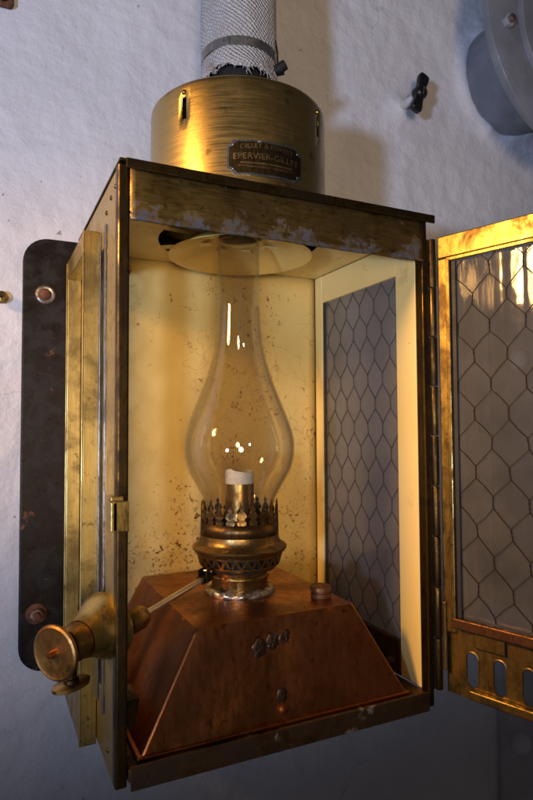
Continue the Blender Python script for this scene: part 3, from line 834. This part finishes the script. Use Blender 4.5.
cs.obox(q, d, sd, Z1, (-.006, .003, -.004, .004, -.006, -.001)); cs.obox(q, d, sd, Z1, (-.0045, .0035, -.002, .002, -.001, .004))
cs.build('clamp_screw', black, F, smooth=35)
MB().tube([q+Z1*.004-d*.003, q+Z1*.018-d*.0035+sd*.001, q+Z1*.030-d*.0055], .0009, 6).build('clamp_wire', brass_dark, F)
fr = MB()
for k in range(230):
    t = random.uniform(0, 2*math.pi); p = Vector((FX+.0396*math.cos(t), AY+.0396*math.sin(t), .6245+random.uniform(-.004, .006)))
    dd = Vector((math.cos(t), math.sin(t), 0)); ss = Vector((-dd.y, dd.x, 0)); ln = random.uniform(.004, .011)
    pts = [p]
    v = -Z1+ss*random.uniform(-.7, .7)+dd*random.uniform(-.1, .45)
    for j in range(3):
        v = (v+ss*random.uniform(-.5, .5)+dd*random.uniform(-.3, .3)).normalized(); pts.append(pts[-1]+v*ln/3)
    fr.tube(pts, [.0006, .0005, .0004, .0002], 4)
fro = fr.build('frayed_threads', thread_m, F, smooth=180); fro['kind'] = 'stuff'

# ------------------------------------------------------------------ valve handle on the wall
V = thing('valve_handle', (.452, .215, .728), 'small black wing handle on a spindle sticking out of the wall', 'handle')
vo = Vector((.452, .214, .729)); va = Vector((.12, -1, .10)).normalized()
MB().lathe([(.0075, -.006), (.0062, .006), (.0050, .014), (.0046, .026)], vo, va, 24).build('spindle', flat('painted_spindle', (.55, .55, .56), .5, 0, .4, 200), V, smooth=50)
vx = Vector((.30, .02, .95)).normalized(); vy = va.cross(vx).normalized(); vc = vo+va*.029
hb = MB().lathe([(0, -.006), (.0095, -.006), (.0102, -.003), (.0100, .005), (.0080, .0075), (0, .0082)], vc, va, 26).build('hub', bakelite, V, smooth=40)
for sg in (-1, 1):
    prf_ = [(0, -.0072), (.010, -.0068), (.017, -.0082), (.0225, -.0084), (.0245, -.0060), (.0250, 0), (.0245, .0060), (.0225, .0084), (.017, .0082), (.010, .0068), (0, .0072)]
    MB().prism([(a*sg*1.18, b*1.05) for a, b in prf_], vc-va*.004, vx, vy, va, .0085).build('wing', bakelite, V, bevel=.0020, seg=3)
MB().obox(vc+va*.008, vx, vy, va, (-.0060, .0060, -.0010, .0010, -.001, .0006)).build('slot_screw', zinc, V)

# ------------------------------------------------------------------ flanged pipe, upper right
G = thing('flanged_pipe', (PIPE[0], WY, PIPE[1]), 'large grey painted pipe stub with bolted flange high on the wall at right', 'pipe')
pc = Vector((PIPE[0], WY, PIPE[1])); pa_ = Vector((0, -1, 0))
MB().lathe([(PIPE_R, -.02), (PIPE_R, .122), (PIPE_R-.004, .123)], pc, pa_, 96).build('pipe_body', greypaint, G, smooth=40)
fl = MB().lathe([(PIPE_R-.004, .1225), (.166, .1225), (.170, .1240), (.1705, .1320), (.1690, .1345), (.1660, .1352), (.1640, .1366), (.1200, .1370), (.1185, .1366), (.1175, .1420), (.1160, .1432), (0, .1432)], pc, pa_, 128).build('flange', greypaint, G, smooth=35)
for k in range(8):
    t = R(189.5+45*k); q = pc+pa_*.1368+Vector((math.cos(t), 0, math.sin(t)))*.1430
    m = MB(); poly = [(.0088*math.cos(R(60*i+17*k)), .0088*math.sin(R(60*i+17*k))) for i in range(6)]
    bo = m.prism(poly, q, X1, Z1, -Y1, .0075).build('flange_bolt', greypaint2, G, bevel=.0010)
    MB().lathe([(.0052, .007), (.0050, .0120), (.0040, .0128), (0, .0130)], q, pa_, 16).build('bolt_end', zinc, bo, smooth=40)

# ------------------------------------------------------------------ painted sheet with domed studs, lower right
S = thing('painted_panel', (.82, WY, -.1), 'grey painted sheet metal panel with domed studs behind the open door', 'panel')
MB().box(.617, 1.15, WY-.0095, WY+.004, -.62, .56).build('sheet', plaster_grey, S, bevel=.0025)
for x, z in ((.668, .367), (.654, -.222), (1.05, .367), (1.05, -.222)):
    MB().lathe([(.0165, 0), (.0160, .004), (.0140, .0095), (.0095, .0138), (.0045, .0155), (0, .0160)], (x, WY-.0095, z), (0, -1, 0), 28).build('domed_stud', plaster_m, S, smooth=60)

# ------------------------------------------------------------------ small wall fixings at the left edge
K = thing('wall_clip', (-.090, WY, .722), 'corner of a rusty brown metal clip at the top left of the wall', 'clip')
MB().prism(rrect(-.130, -.0700, .7160, .790, .006), (0, WY-.006, 0), X1, Z1, Y1, .004).build('strip', rust, K, bevel=.0008)
MB().lathe([(.0040, 0), (.0040, .003), (0, .0042)], (-.0795, WY-.006, .724), (0, -1, 0), 14).build('clip_screw', black, K, smooth=40)
E_ = thing('brass_screw', (-.0775, WY, .4005), 'brass cross-head screw in the wall at the left edge', 'screw')
MB().lathe([(.0040, -.004), (.0042, .004), (.0066, .006), (.0064, .0085), (.0040, .0098), (0, .0102)], (-.0775, WY-.001, .4005), (0, -1, 0), 24).build('screw_head', brass, E_, smooth=40)
cs = MB()
for a in (20, 110):
    d = Vector((math.cos(R(a)), 0, math.sin(R(a)))); cs.obox(Vector((-.0775, WY-.0112, .4005)), d, Y1, d.cross(Y1), (-.0036, .0036, -.0002, .0006, -.0007, .0007))
cs.build('cross_slot', black, E_)
